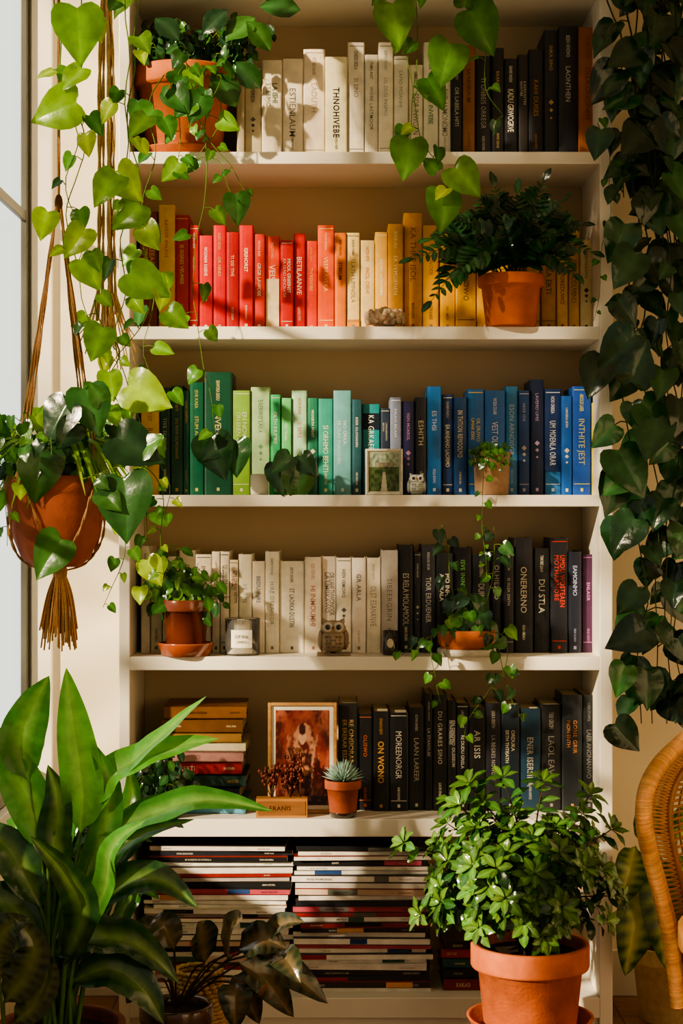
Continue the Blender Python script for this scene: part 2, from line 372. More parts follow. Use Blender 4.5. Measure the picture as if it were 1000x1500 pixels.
row(206,4,[(220,800,'#d8cfba'),(238,812,'#cfc4aa'),(262,815,'#d9cfb8'),(286,806,'#ddd3bc'),(310,812,'#d4c8ae'),(322,808,'#d9cfb8','#5a5248'),(336,808,'#ddd3bc'),(349,820,'#d8ccb2','#8a3a2a'),(369,812,'#e0d6c0','#2a3a5a'),(388,822,'#dcd2bc','#2a5a8a'),(409,808,'#e4dac6'),(446,822,'#e4dccb','#4a4038'),(471,816,'#dccfb8','#a03a2a'),(492,815,'#e2d8c6'),(515,817,'#e6dccb'),(536,817,'#e0d8c8'),(558,817,'#e6deca'),(583,806,'#b9b4aa','#2a2a2a'),(606,798,'#15161a'),(617,808,'#1c1c20'),(638,798,'#3a3a42','#d0d0d0'),(664,810,'#1a1c20'),(692,802,'#141418','#7ac060'),(718,812,'#1c2024'),(737,805,'#18181c'),(753,800,'#202024'),(781,788,'#1a1a1e'),(806,803,'#141416','#e8e0cc'),(832,788,'#1c1c24','#d0402a'),(852,808,'#1c2030','#a8b0d0'),(871,812,'#4a2548','#d080b8')],4)
row(495,5,[(524,1030,'#1c1a1a'),(546,1046,'#17171a','#c86a3a'),(570,1042,'#121214','#d8a050'),(598,1044,'#16161a','#e0d8c8'),(622,1036,'#1d1b1c'),(634,1016,'#141416'),(655,1018,'#18181a'),(668,1026,'#1a1c20','#d0c8b8'),(687,1030,'#16161a'),(711,1036,'#1a1a1c'),(734,1030,'#24242a','#b0a8a0'),(761,1032,'#1a2630'),(792,1038,'#1b3648','#a8a090'),(823,1032,'#242424','#8a8478'),(853,1018,'#1f2428','#d88a4a','GONE GRIR'),(872,1018,'#1a1c20','#6a6a6a')],5)
def stack(name,px0,px1,shelf,topy,specs,y,dep,seed,jx=6,rotj=.04):
    R.seed(seed); mb=MB(); z=TOPZ[shelf]+.0005; ztop=P(0,topy,y).z
    tot=sum(s[0] for s in specs); kk=(ztop-z)/tot
    for s in specs:
        mag=s[0]<=1.01
        t=s[0]*kk*(.84 if mag else .93); xx0=P(px0+R.uniform(-jx,jx)+(s[3] if len(s)>3 else 0),0,y).x; xx1=P(px1+R.uniform(-jx,jx),0,y).x
        cx=(xx0+xx1)/2; cy=y+dep/2
        M=Matrix.Translation((cx,cy,z))@Matrix.Rotation(R.uniform(-rotj,rotj),4,'Z')@Matrix.Translation((-cx,-cy,-z))
        col=jit(H(s[1]),.08); yy=y+R.uniform(-.007,.007); c=min(.0016,t*.15)
        if mag:
            cc=jit(H(R.choice(['#2a2620','#3a3028','#7a2a24','#d8d0c0','#20242c','#1c1c1c'])),.2)
            box(mb,(xx0-.001,yy-.001,z+t),(xx1+.001,yy+dep,z+t+s[0]*kk*.15),cc,'bookcloth',M)
            box(mb,(xx0,yy,z),(xx1,yy+dep,z+t),col,'bookcloth',M)
            if R.random()<.5:
                u=R.random(); a=xx0+(xx1-xx0)*u*.7; b=a+(xx1-xx0)*R.uniform(.06,.3)
                box(mb,(a,yy-.0006,z+t*.05),(b,yy+.001,z+t*.95),jit(H(R.choice(['#a02a2a','#1c1c20','#2a4a7a','#c88a2a','#b85a70','#6a6a64','#1c1c20','#3a5a4a'])),.2),'ink',M)
            box(mb,(xx1-.003,yy+.003,z+t*.1),(xx1+.0006,yy+dep-.002,z+t*.9),jit(H('#d8ceb8'),.1),'paper',M)
        else:
            box(mb,(xx0,yy,z),(xx1,yy+dep,z+c),col,'bookcloth',M); box(mb,(xx0,yy,z+t-c),(xx1,yy+dep,z+t),col,'bookcloth',M)
            box(mb,(xx0,yy,z),(xx1,yy+.003,z+t),col,'bookcloth',M)
            box(mb,(xx0+.004,yy+.003,z+c),(xx1-.003,yy+dep-.003,z+t-c),jit(H('#d8c8a4'),.1),'paper',M)
        if R.random()<.65:
            st=len(mb.v); tc=mixc(H(s[2]),col,.2)
            L=(xx1-xx0)*R.uniform(.12,.35)
            puttext(mb,wtitle(),V((xx0+(xx1-xx0)*R.uniform(.06,.3),yy-.0014,z+t*.3)),V((1,0,0)),V((0,0,1)),t*.5,tc,L)
            puttext(mb,wauth(),V((xx1-(xx1-xx0)*.2,yy-.0014,z+t*.33)),V((1,0,0)),V((0,0,1)),t*.42,tc,(xx1-xx0)*.12)
            for i in range(st,len(mb.v)): mb.v[i]=tuple(M@V(mb.v[i]))
        z+=s[0]*kk
    return mb.obj(name)
mc=['#f0eadf','#e6e0d4','#ece6dc','#ddd5c9','#1c1c1e','#ece6da','#8a2420','#e8e0d4','#22242c','#cdb098','#ece6da','#a89c98','#f0eae0','#b04a5a','#ece4d8','#f0eade','#2a2420','#e8e0d0']
R.seed(83)
def mags(n): 
    out=[]
    for i in range(n):
        c=R.choice(mc); out.append((R.choice((1,.9,.8,.65)),c,'#2a2622' if sum(H(c))>.6 else '#d8d0c0'))
    return out
stack('magazine_stack',218,424,6,1238,mags(27),.055,.2,5)
stack('magazine_stack',434,627,6,1240,mags(27),.045,.2,6)
stack('book_stack',650,716,6,1378,[(2,'#7a2020','#d8c8a0'),(1.6,'#1c1c20','#d8c8a0'),(1.6,'#1f4a4a','#d8c8a0'),(1.6,'#a02828','#e8d8b0'),(1.2,'#1a1a1a','#c8b890')],.06,.17,7,jx=3)
stack('book_stack',226,357,5,1033,[(2.2,'#5a9ab0','#e8e0c8'),(2.6,'#182028','#b8a060'),(2.2,'#1f3a32','#c8a860'),(2.4,'#a02a30','#f0d8c0'),(1.8,'#b88880','#5a2a2a'),(1.6,'#d8c8a8','#5a3a2a'),(1.8,'#94703a','#2a1c10'),(2.6,'#6e4622','#e8d0a0',10),(2.4,'#7c5026','#2a1c10',14)],.075,.17,8,jx=5)
R.seed(5)
# ================= SMALL OBJECTS =================
def shelfpt(px,shelf,y): 
    p=P(px,0,y); return V((p.x,y,TOPZ[shelf]+.0005))
def frame(name,px0,px1,py0,shelf,y,fcol,fw,matw,fn,tilt=.08,mt='wood'):
    x0=P(px0,0,y).x; x1=P(px1,0,y).x; z0=TOPZ[shelf]+.001; z1=P(0,py0,y).z; mb=MB()
    M=Matrix.Translation((0,y,z0))@Matrix.Rotation(-tilt,4,'X')
    h=z1-z0; t=.014
    box(mb,(x0,0,0),(x0+fw,t,h),fcol,mt,M); box(mb,(x1-fw,0,0),(x1,t,h),fcol,mt,M)
    box(mb,(x0+fw,0,0),(x1-fw,t,fw),fcol,mt,M); box(mb,(x0+fw,0,h-fw),(x1-fw,t,h),fcol,mt,M)
    box(mb,(x0+fw,.006,fw),(x1-fw,t-.002,h-fw),H('#e8e0cc'),'paper',M)
    a=x0+fw+matw; b=x1-fw-matw; c=fw+matw; d=h-fw-matw; nx,nz=60,76; vs=[];cs=[];fs=[]
    for j in range(nz+1):
        for i in range(nx+1):
            u=i/nx; v=j/nz; vs.append(M@V((a+(b-a)*u,.0052,c+(d-c)*v))); cs.append(fn(u,v))
    for j in range(nz):
        for i in range(nx): q=j*(nx+1)+i; fs.append((q,q+1,q+nx+2,q+nx+1))
    mb.add(vs,fs,cs,'picture',False)
    return mb.obj(name,.0012)
def art(u,v):
    n=noise.noise(V((u*6,v*7,1)))+.6*noise.noise(V((u*18,v*22,4)))
    c=mixc(H('#4e1810'),H('#a85c44'),max(0,min(1,.40+n*1.2)))
    dx=abs(u-.5+.05*math.sin(v*9))
    if dx<.42*math.sqrt(max(0,1-(v-.55)**2*4.2)): c=mixc(c,H('#8a2c22'),.5)
    if (u-.52)**2/.05+(v-.62)**2/.06<1: c=mixc(H('#c88c68'),H('#5a1a14'),max(0,min(1,.5+n*1.8)))
    if dx<.09+.20*(1-v)+.07*n and v<.55: c=mixc(H('#b87a5a'),H('#3a100c'),max(0,min(1,.55+n*2)))
    if (u-.5)**2+(v-.72)**2*.8<.005: c=H('#d8a484')
    if (u-.5)**2+(v-.80)**2<.004: c=H('#3a1410')
    if abs(abs(u-.5)-.22-.1*n)<.035 and .3<v<.75: c=mixc(c,H('#c08868'),.5)
    if v<.1: c=H('#2a100c')
    return c
def land(u,v):
    n=noise.noise(V((u*9,v*9,2)))
    if v>.62: c=mixc(H('#a4b29c'),H('#4a5a44'),max(0,min(1,.3+n-(v-.8))))
    else: c=mixc(H('#223818'),H('#5a6e3c'),max(0,min(1,.5+n)))
    if abs(u-.5)<.04+.14*(.5-v) and v<.5: c=H('#b8b49c')
    if .62<v<.74 and abs(u-.5)<.3: c=mixc(H('#34322a'),H('#b8b098'),.5+n*.4)
    return c
frame('framed_art_print',392,493,1030,5,.07,H('#b88a54'),.007,.010,art,.05)
frame('small_picture_frame',535,590,657,3,.06,H('#d4d0c4'),.005,.003,land,.06,mt='ceramic')
def owl(mb,c,h,col,dark,wf=.36):
    w=h*wf
    ell(mb,c+V((0,0,h*.38)),(w,w*.85,h*.38),col,'ceramic',nu=28,nv=18)
    ell(mb,c+V((0,-w*.1,h*.74)),(w*.9,w*.75,h*.24),col,'ceramic',nu=28,nv=18)
    for s in (-1,1):
        tube(mb,[c+V((s*w*.5,0,h*.86)),c+V((s*w*.66,0,h*.96)),c+V((s*w*.78,0,h*1.04))],[w*.30,w*.16,.0006],col,'ceramic',10)
        ell(mb,c+V((s*w*.38,-w*.78,h*.79)),(w*.36,w*.1,w*.36),mixc(col,(1,1,1),.35),'ceramic',nu=20,nv=10)
        ell(mb,c+V((s*w*.38,-w*.88,h*.79)),(w*.19,w*.07,w*.19),dark,'glaze',nu=14,nv=10)
        ell(mb,c+V((s*w*.88,-w*.05,h*.4)),(w*.22,w*.55,h*.3),mixc(col,dark,.35),'ceramic',nu=20,nv=12)
        ell(mb,c+V((s*w*.4,-w*.7,h*.03)),(w*.25,w*.3,h*.04),mixc(col,dark,.6),'ceramic')
        for r_ in range(4):
            for q in range(2): ell(mb,c+V((s*w*(.14+.26*q+(.1 if r_%2 else 0)),-w*(.84-.10*q)*(1 if r_ else .93),h*(.20+.10*r_))),(w*.12,w*.06,w*.10),mixc(col,dark,.45),'ceramic',nu=8,nv=6)
    tube(mb,[c+V((0,-w*.8,h*.78)),c+V((0,-w*1.02,h*.70))],[w*.13,.0006],H('#8a6a3a'),'ceramic',8)
mb=MB(); owl(mb,shelfpt(610,3,.04),S(31),H('#a8aca2'),H('#1c1a18'),.42); mb.obj('owl_figurine')
mb=MB(); owl(mb,shelfpt(488,4,.045)+V((0,0,.004)),S(50),H('#a8927a'),H('#1e1814'),.42)
box(mb,tuple(shelfpt(464,4,.018)),tuple(shelfpt(513,4,.075)+V((0,0,.0045))),H('#8c785e'),'ceramic'); mb.obj('owl_figurine')
mb=MB(); c=shelfpt(563,2,.05)
ell(mb,c+V((0,0,S(15))),(S(26),.03,S(13)),H('#b8a088'),'stone',nu=28,nv=18,bumpy=.3)
for i in range(110):
    a=R.random()*6.28; rr=R.random()
    ell(mb,c+V((math.cos(a)*S(26)*rr,math.sin(a)*.028*rr,S(15)+S(13)*(1-rr*rr)*R.uniform(.4,1))),(S(4),S(4),S(5)),jit(H('#d0bca4'),.2),'stone',nu=8,nv=6,bumpy=.5)
for i in range(60):
    a=math.pi+R.random()*math.pi; el=R.uniform(0.1,1)
    ell(mb,c+V((math.cos(a)*S(27),math.sin(a)*.03,S(15)+S(12)*(el*2-1)*.8)),(S(4),S(4),S(4)),jit(H('#c8b098'),.2),'stone',nu=8,nv=6,bumpy=.5)
mb.obj('coral_rock')
mb=MB(); c=shelfpt(380,3,.06); lathe(mb,[(.0001,0),(S(13),0),(S(13.5),S(4)),(S(13.5),S(28)),(S(12.5),S(31)),(S(11.5),S(29)),(S(11),S(22)),(.0001,S(22))],c,H('#eeeade'),'wax',28)
tube(mb,[c+V((0,0,S(22))),c+V((0,0,S(27)))],.0007,H('#2a2018'),'rope'); mb.obj('votive_candle')
mb=MB(); c=shelfpt(355,4,.05); r=S(26)
lathe(mb,[(.0001,0),(r*.97,0),(r,.003),(r,S(52)),(r*1.01,S(54)),(r*.95,S(54)),(r*.95,.004),(.0001,.004)],c,(1,1,1),'glass',40)
lathe(mb,[(.0001,.005),(r*.93,.005),(r*.93,S(36)),(.0001,S(35))],c,H('#f4ead0'),'wax',40)
tube(mb,[c+V((0,0,S(33))),c+V((.001,0,S(40)))],.0008,H('#2a2018'),'rope')
vs=[];fs=[]
for i in range(9):
    a=-math.pi/2-.62+1.24*i/8
    for z in (S(12),S(38)): vs.append(c+V((math.cos(a)*(r+.0006),math.sin(a)*(r+.0006),z)))
for i in range(8): fs.append((i*2,i*2+2,i*2+3,i*2+1))
mb.add(vs,fs,H('#f6efdc'),'paper'); 
puttext(mb,'SOY WAX',c+V((-r*.38,-r-.0016,S(26))),V((1,0,0)),V((0,0,1)),S(7),H('#6a6258'),r*.8)
puttext(mb,'CANDLE',c+V((-r*.3,-r-.0016,S(19))),V((1,0,0)),V((0,0,1)),S(5),H('#6a6258'),r*.6)
mb.obj('candle_jar')
mb=MB(); c=shelfpt(571,4,.045); r=S(11.5)
lathe(mb,[(.0001,0),(r*.9,0),(r,.003),(r,S(36)),(r*.9,S(36)),(r*.86,.006),(.0001,.006)],c,H('#26221f'),'glaze',28)
ell(mb,c+V((0,-r,S(18))),(r*.45,.001,r*.6),H('#c8bca4'),'ceramic'); mb.obj('ceramic_tumbler')
mb=MB(); a=P(375,0,.02).x; b=P(450,0,.02).x; z=TOPZ[5]+.0005
box(mb,(a,.015,z),(b,.05,z+S(28)),H('#9a6a38'),'wood'); box(mb,(a+.004,.0135,z+.006),(b-.004,.0155,z+S(28)-.006),H('#7a4f28'),'wood')
puttext(mb,'ERANIS',V((a+.03,.0128,z+S(11))),V((1,0,0)),V((0,0,1)),S(9),H('#3a2212'),.05)
for px,hh in ((398,62),(440,80),(425,50)):
    b0=V((P(px,0,.03).x,.032,z+S(28)))
    for i in range(10):
        d=V((R.uniform(-.4,.4),R.uniform(-.4,.4),1)).normalized()*S(hh)*R.uniform(.5,1)
        tube(mb,cr([b0,b0+d*.5+V((R.uniform(-.005,.005),0,0)),b0+d],4),.0012,H('#4a2a1c'),'stem',5)
        for q in range(7):
            ell(mb,b0+d*R.uniform(.45,1)+V((R.uniform(-.007,.007),R.uniform(-.006,.006),0)),(.0035,.0035,.0045),jit(H('#642c1c'),.3),'ceramic',nu=8,nv=5)
mb.obj('wooden_block_with_dried_stems',0)
# ================= PLANTS ON SHELVES =================
mb=MB(); c=shelfpt(270,1,.115)
saucer(mb,c,S(70,.11),S(14),TC)
c2=c+V((0,0,.006)); pot(mb,c2,S(75,.11),S(128,.11),S(54,.11),H('#c06a3c'))
tp=c2+V((0,0,S(125,.11)))
for i in range(90):
    a=R.uniform(0,6.28); el=R.uniform(.15,1.2); Lr=R.uniform(.06,.17)
    d=V((math.cos(a)*math.cos(el)*1.3+.22,math.sin(a)*math.cos(el)*.6-.2,math.sin(el)*.85))
    e=tp+d*Lr; e.x=max(e.x,P(200,0,.1).x)
    e.z=min(e.z,TOPZ[0]-.06)
    if e.x>P(345,0,.1).x and e.y>.07: e.y=.07
    if e.y>.24:e.y=.24
    vine(mb,[tp+V((d.x*.03,d.y*.03,-.01)),tp+d*Lr*.6+V((0,0,.02)),e],.02,S(25),DARK+MIDG[:1]+MIDG[2:3],r=.0012,tpl=OVAL,matn='leafdark',wob=.004,taper=.2,simple=True)
G2=[H('#3c6e28'),H('#54862c'),H('#6e9a32'),H('#2c5c24')]
vp=[([(300,110,.0),(270,100,-.06),(255,160,-.08),(262,215,-.08),(258,265,-.07)],.05,34),
    ([(310,110,0),(320,120,-.05),(300,200,-.07),(297,300,-.07),(285,360,-.08),(292,430,-.08),(290,500,-.08),(296,560,-.08),(322,640,-.05)],.09,34),
    ([(300,100,0),(285,150,-.07),(310,215,-.08),(345,250,-.08),(368,290,-.08)],.06,22),
    ([(240,110,0),(215,170,-.08),(230,240,-.10),(205,330,-.10),(222,420,-.11),(218,520,-.1),(238,600,-.1)],.08,36),
    ([(322,130,0),(330,180,-.06),(290,225,-.08),(320,240,-.09),(350,300,-.09)],.07,18),
    ([(290,110,0),(275,95,-.06),(285,140,-.08),(270,190,-.08)],.04,26)]
for p,st_,ls in vp: vine(mb,[P(*q) for q in p],st_,S(ls),G2,r=.0015,wob=.01,taper=.2)
for l in ((296,50,330,10),(330,60,372,20),(345,90,382,128),(262,60,232,20),(380,10,440,5),(360,30,400,70),(380,0,400,-30),(310,105,350,150)): pleaf(mb,*l,0.0,R.choice(DARK+MIDG),ELL,matn='leafdark',W=1.5)
for l in ((285,150,252,168),(225,160,186,190),(258,250,278,262),(345,285,352,330),(262,238,240,268),(295,140,275,180),(250,130,275,165)): pleaf(mb,*l,-.09,R.choice(G2))
for l in ((308,640,322,705),(345,645,345,700),(322,650,298,675)): pleaf(mb,*l,-.03,R.choice(DARK),matn='leafdark')
mb.obj('potted_pothos')
mb=MB(); c=shelfpt(748,2,.025); pot(mb,c,S(49),S(76),S(37),H('#b8602f'))
tp=c+V((0,0,S(72)))
def frond(mb,base,tip,arch,n,ll,cols,matn='leafdark',w=.28):
    m1=base.lerp(tip,.5)+V((0,0,arch)); pts=cr([base,m1,tip],8)
    tube(mb,pts,[.0018*(1-.7*i/len(pts)) for i in range(len(pts))],H('#2c4a22'),'stem',5)
    N=len(pts)
    for i in range(n):
        t=.22+.78*i/n; q=t*(N-1); k=int(q); p=pts[k].lerp(pts[min(k+1,N-1)],q-k)
        T=(pts[min(k+1,N-1)]-pts[max(k-1,0)]).normalized()
        sd=T.cross(V((0,-1,.5))).normalized(); l=ll*math.sin(math.pi*(.2+.75*t))*R.uniform(.85,1.15)
        for s in (-1,1):
            leaf(mb,SMALL,p,sd*s*.9+T*.7+V((0,-.1,-.1)),V((R.uniform(-.3,.3),-.7,.7)),l,jit(R.choice(cols),.2),W=w/.25,fold=.3,droop=.3,matn=matn,simple=True)
    leaf(mb,SMALL,pts[-1],(pts[-1]-pts[-2]),V((0,-.7,.7)),ll*.7,R.choice(cols),matn=matn,simple=True)
for (tx,ty,ty2,ar) in ((606,378,-.10,.05),(632,350,-.06,.05),(665,320,-.04,.03),(700,288,-.02,.02),(725,274,.0,.01),(757,285,-.04,.01),(795,268,-.02,.02),(820,298,-.04,.03),(850,330,-.05,.04),(864,368,-.08,.05),(632,440,-.1,.07),(690,330,-.07,.02),(780,310,-.08,.02),(840,400,-.09,.05),(735,320,-.09,.01),(672,395,-.11,.05),(810,345,-.1,.03),(700,350,.03,.02)):
    frond(mb,tp+V((R.uniform(-.02,.02),R.uniform(-.02,.02),0)),P(tx,ty,ty2),ar,12,S(36),[H('#1d4020'),H('#265028'),H('#17361b')],w=.25)
mb.obj('potted_fern')
mb=MB(); c=shelfpt(720,3,.045)
pot(mb,c,S(28),S(64),S(25),H('#a8876a'),rim=.1,lip=1.03,mat='ceramic')
tp=c+V((0,0,S(62)))
for i in range(16):
    a=R.uniform(0,6.28); 
    vine(mb,[tp,tp+V((math.cos(a)*.03,math.sin(a)*.02-.01,.015)),tp+V((math.cos(a)*.045,math.sin(a)*.025-.025,-R.uniform(.0,.05)))],.014,S(12),MIDG,r=.0008,matn='leaf',wob=.002,taper=.2,simple=True)
vine(mb,[tp,P(705,690,-.02),P(703,740,-.02),P(706,800,-.02),P(712,850,-.02)],.026,S(15),MIDG+LIME[2:3],r=.001,simple=True,wob=.006)
mb.obj('small_potted_ivy')
mb=MB(); c=shelfpt(432,3,.055)
lathe(mb,[(.0001,0),(S(11),0),(S(12),.003),(S(10),S(30)),(S(11),S(34)),(S(9.5),S(34)),(S(8.5),S(30)),(S(10),.006),(.0001,.006)],c,H('#56604c'),'glaze',24)
b0=c+V((0,0,S(32)))
for (bx,by,tx,ty) in ((408,680,412,728),(438,680,440,742),(425,668,396,690),(440,668,458,700)):
    q=P(bx,by,-.005); tube(mb,cr([b0,b0.lerp(q,.5)+V((0,-.01,.02)),q],4),.0012,H('#4c6a2a'),'stem',5)
    pleaf(mb,bx,by,tx,ty,-.006,R.choice(DARK+MIDG[:1]),matn='leafdark')
mb.obj('leaf_cutting_in_vase')
# D
mb=MB(); c=shelfpt(272,4,.035)
saucer(mb,c,S(42),S(19),H('#a0502c'),'glaze'); c2=c+V((0,0,.007))
pot(mb,c2,S(39),S(78),S(28),H('#6a3420'),rim=.22,mat='glaze',lip=1.1)
tp=c2+V((0,0,S(72)))
for i in range(40):
    a=R.uniform(0,6.28); el=R.uniform(.1,1.4); Lr=R.uniform(.05,.14)
    d=V((math.cos(a)*math.cos(el)*.85,math.sin(a)*math.cos(el)*.5-.1,math.sin(el)*1.0))
    vine(mb,[tp+V((d.x*.02,d.y*.02,-.01)),tp+d*Lr*.6,tp+d*Lr],.019,S(26),MIDG+LIME[2:3],r=.0014,tpl=OVAL,wob=.002,taper=.2,simple=True)
mb.obj('potted_peperomia')
# E
mb=MB(); c=shelfpt(683,4,.04)
lathe(mb,[(.0001,0),(S(40),0),(S(44),S(6)),(S(43),S(10)),(.0001,S(10))],c,H('#c8c0b0'),'ceramic',40)
c2=c+V((0,0,S(10))); lathe(mb,[(.0001,0),(S(36),0),(S(42),S(8)),(S(43),S(26)),(S(41),S(28)),(S(38),S(26)),(S(37),S(20)),(.0001,S(20))],c2,H('#b5653a'),'terracotta',40)
tp=c2+V((0,0,S(22)))
vine(mb,[tp,P(660,860,.02),P(655,800,0),P(648,768,-.01)],.034,S(30),DARK+MIDG[:1],r=.0015,tpl=HEART,matn='leafdark',taper=.3,wob=.004)
vine(mb,[tp,P(715,880,.02),P(722,820,0),P(722,772,-.01)],.032,S(29),DARK+MIDG,r=.0015,matn='leafdark',taper=.3,wob=.004)
for i in range(9):
    a=R.uniform(0,6.28); vine(mb,[tp,tp+V((math.cos(a)*.025,math.sin(a)*.02-.01,.05)),tp+V((math.cos(a)*.045+.012,math.sin(a)*.03-.02,R.uniform(.02,.11)))],.024,S(30),DARK+MIDG[:2],r=.001,matn='leafdark',taper=.2,wob=.003)
for p in ([(735,930,-.02),(742,975,-.03),(715,1010,-.03),(690,1050,-.03),(680,1085,-.03)],[(640,920,-.02),(632,960,-.03),(640,1000,-.03),(650,1030,-.03)],[(720,930,-.02),(735,970,-.03),(748,1020,-.03),(765,1060,-.03)],[(650,925,-.02),(610,945,-.03),(585,965,-.03)]):
    vine(mb,[tp]+[P(*q) for q in p],.036,S(24),MIDG+LIME[2:3]+DARK[:2],r=.0011,wob=.006,taper=.3)
mb.obj('trailing_ivy_planter')
# F
mb=MB(); c=shelfpt(502,5,.03)
saucer(mb,c,S(21),S(8),H('#3a2a20'),'glaze'); c2=c+V((0,0,.004)); pot(mb,c2,S(27),S(52),S(19),H('#a8583a'),rim=.25)
tp=c2+V((0,0,S(48)))
for i in range(90):
    a=i*2.4; el=.25+1.2*(i/90); L=S(34)*R.uniform(.8,1.05)
    d=V((math.cos(a)*math.cos(el),math.sin(a)*math.cos(el),math.sin(el)))
    tube(mb,[tp+d*.003,tp+d*L*.5,tp+d*L],[.0022,.0024,.0003],jit(H('#8fae9f'),.15),'ceramic',5)
mb.obj('potted_succulent')
# G
mb=MB(); c=shelfpt(238,5,.03); pot(mb,c,S(34),S(36),S(27),H('#1c1c1c'),rim=.15,mat='glaze'); tp=c+V((0,0,S(32)))
for i in range(30):
    a=R.uniform(0,6.28); el=R.uniform(.2,1.3); Lr=R.uniform(.05,.14)
    d=V((math.cos(a)*math.cos(el)*.7,math.sin(a)*math.cos(el)*.4-.2,math.sin(el)*1.1)); e=tp+d*Lr; e.x=max(e.x,xl1+.015); e.y=min(e.y,.05)
    vine(mb,[tp,tp+d*Lr*.6,e],.02,S(23),DARK+MIDG[:1],r=.0012,tpl=OVAL,matn='leafdark',wob=.002,taper=.2,simple=True)
mb.obj('small_potted_plant')
# ================= BOTTOM RIGHT SHRUB =================
mb=MB(); yy=-.25; cx=P(776,0,yy).x; zb=P(0,1514,yy).z
zr=P(0,1380,yy).z; rt=S(87,yy); pc=V((cx,yy,zb+.006))
lathe(mb,[(.0001,zb-.02),(rt*1.05,zb-.02),(rt*1.07,zb-.01),(rt*1.05,zb),(.0001,zb)],V((cx,yy,0)),H('#8a5c34'),'wood',40)
for i in range(4):
    a=math.pi/4+i*math.pi/2; tube(mb,[V((cx+math.cos(a)*rt*.8,yy+math.sin(a)*rt*.8,zb-.02)),V((cx+math.cos(a)*rt*.95,yy+math.sin(a)*rt*.95,0))],.011,H('#8a5c34'),'wood',10)
saucer(mb,V((cx,yy,zb)),S(93,yy),S(27,yy),H('#b55c34'))
pot(mb,pc,rt,zr-pc.z,rt*.77,H('#c2683c'),rim=.27,lip=1.09)
tp=V((cx,yy,zr-.02)); cc=P(752,1275,yy-.02)
SH=[H('#3f6c2c'),H('#2e5824'),H('#22481f'),H('#4c7a30')]
def rosette(mb,p,d,n,L,cols,tpl=ELL,**k):
    d=d.normalized(); u=d.orthogonal().normalized(); w=d.cross(u); a0=R.random()*6
    for i in range(n):
        a=a0+i*2.4; el=.15+.8*i/n
        dd=(u*math.cos(a)+w*math.sin(a))*math.cos(el)+d*math.sin(el)
        leaf(mb,tpl,p+dd*.003,dd,d+dd*-.2,L*(1.15-.5*i/n),jit(mixc(R.choice(cols),H('#8aac40'),.38*i/n),.18),fold=.35,droop=R.uniform(.2,.8),simple=True,**k)
for i in range(120):
    while True:
        q=V((R.uniform(-1,1),R.uniform(-1,1),R.uniform(-1,1)))
        if .5<q.length<1: break
    rs=R.choice((.8,.95,1,1.15))
    e=cc+V((q.x*S(140,yy)*rs,q.y*.16,q.z*S(110,yy)*rs))
    if i<10: e=P((598,640,690,740,800,862,892,897,610,880)[i]+R.uniform(-8,8),(1235,1300,1148,1140,1145,1165,1215,1290,1340,1350)[i],yy-.05)
    if e.y>-.03: e.y=-.03-R.random()*.05
    m1=tp.lerp(e,.5)+V((-(e.x-tp.x)*.2,0,.04))
    pts=cr([tp+V((q.x*.02,q.y*.02,-.02)),m1,e],6)
    tube(mb,pts,[.003-.002*k/len(pts) for k in range(len(pts))],H('#4a3a22'),'stem',5)
    for k in range(6,len(pts)-1):
        T=(pts[k+1]-pts[k]).normalized(); sd=T.orthogonal().normalized()
        for s in range(2):
            a=R.uniform(0,6.28); dd=Matrix.Rotation(a,3,T)@sd
            leaf(mb,ELL,pts[k],dd+T*.6,V((0,-.4,.9)),S(28,yy)*R.uniform(.7,1.2),jit(R.choice(SH),.25),fold=.35,droop=.6,simple=True,matn='leafdark')
    rosette(mb,e,(e-pts[-2]).normalized()+V((0,-.3,.3)),R.randint(7,11),S(29,yy),SH,matn='leafdark' if R.random()<.6 else 'leaf')
mb.obj('potted_shrub')
# ================= BOTTOM LEFT BIG PLANT =================
mb=MB(); yy=-.55; bx=P(90,0,yy).x; pot(mb,V((bx,yy,0.0)),.12,.19,.09,H('#7a4228'))
bp=V((bx,yy,.16))
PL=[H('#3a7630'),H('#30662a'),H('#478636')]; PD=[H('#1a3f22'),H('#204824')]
def bigleaf(pts,w,cols,y0=yy,nrm=V((0,-.75,.6)),**k):
    pp=[P(q[0],q[1],y0+(q[2] if len(q)>2 else 0)) for q in pts]
    b=bp+V((R.uniform(-.03,.03),R.uniform(-.03,.03),0))
    mid=b.lerp(pp[0],.55)+V(((pp[0].x-b.x)*-.15,0,.02))
    tube(mb,cr([b,mid,pp[0]],5),[.005-.0002*i for i in range(11)],H('#4f7434'),'stem',6)
    c=R.choice(cols); ribbon(mb,pp,S(w*1.08,y0),c,nrm=nrm,mid=mixc(c,H('#a8c870'),.35),**k)
L1=[H('#5c9c3e'),H('#4c8836')]
bigleaf([(118,1220),(122,1160),(108,1060),(97,978)],58,L1)
bigleaf([(42,1145),(30,1090),(48,1035),(72,990)],62,PL,nrm=V((.3,-.9,.2)))
bigleaf([(70,1250),(45,1180),(10,1110),(-40,1040)],62,PD+PL[:1])
bigleaf([(140,1200),(170,1140),(235,1080),(302,1020)],42,L1,nrm=V((-.4,-.5,.8)))
bigleaf([(135,1185),(170,1130),(245,1098),(320,1082)],56,L1,nrm=V((-.1,-.6,.8)))
bigleaf([(140,1225),(215,1195),(300,1172),(400,1188)],54,PL,nrm=V((-.1,-.6,.8)))
bigleaf([(120,1320),(150,1270),(200,1225),(285,1200)],46,PD+PL[:1],nrm=V((-.3,-.6,.8)))
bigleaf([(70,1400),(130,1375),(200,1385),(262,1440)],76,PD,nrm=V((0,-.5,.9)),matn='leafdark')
bigleaf([(60,1330),(30,1270),(0,1230),(-50,1200)],58,PD,matn='leafdark')
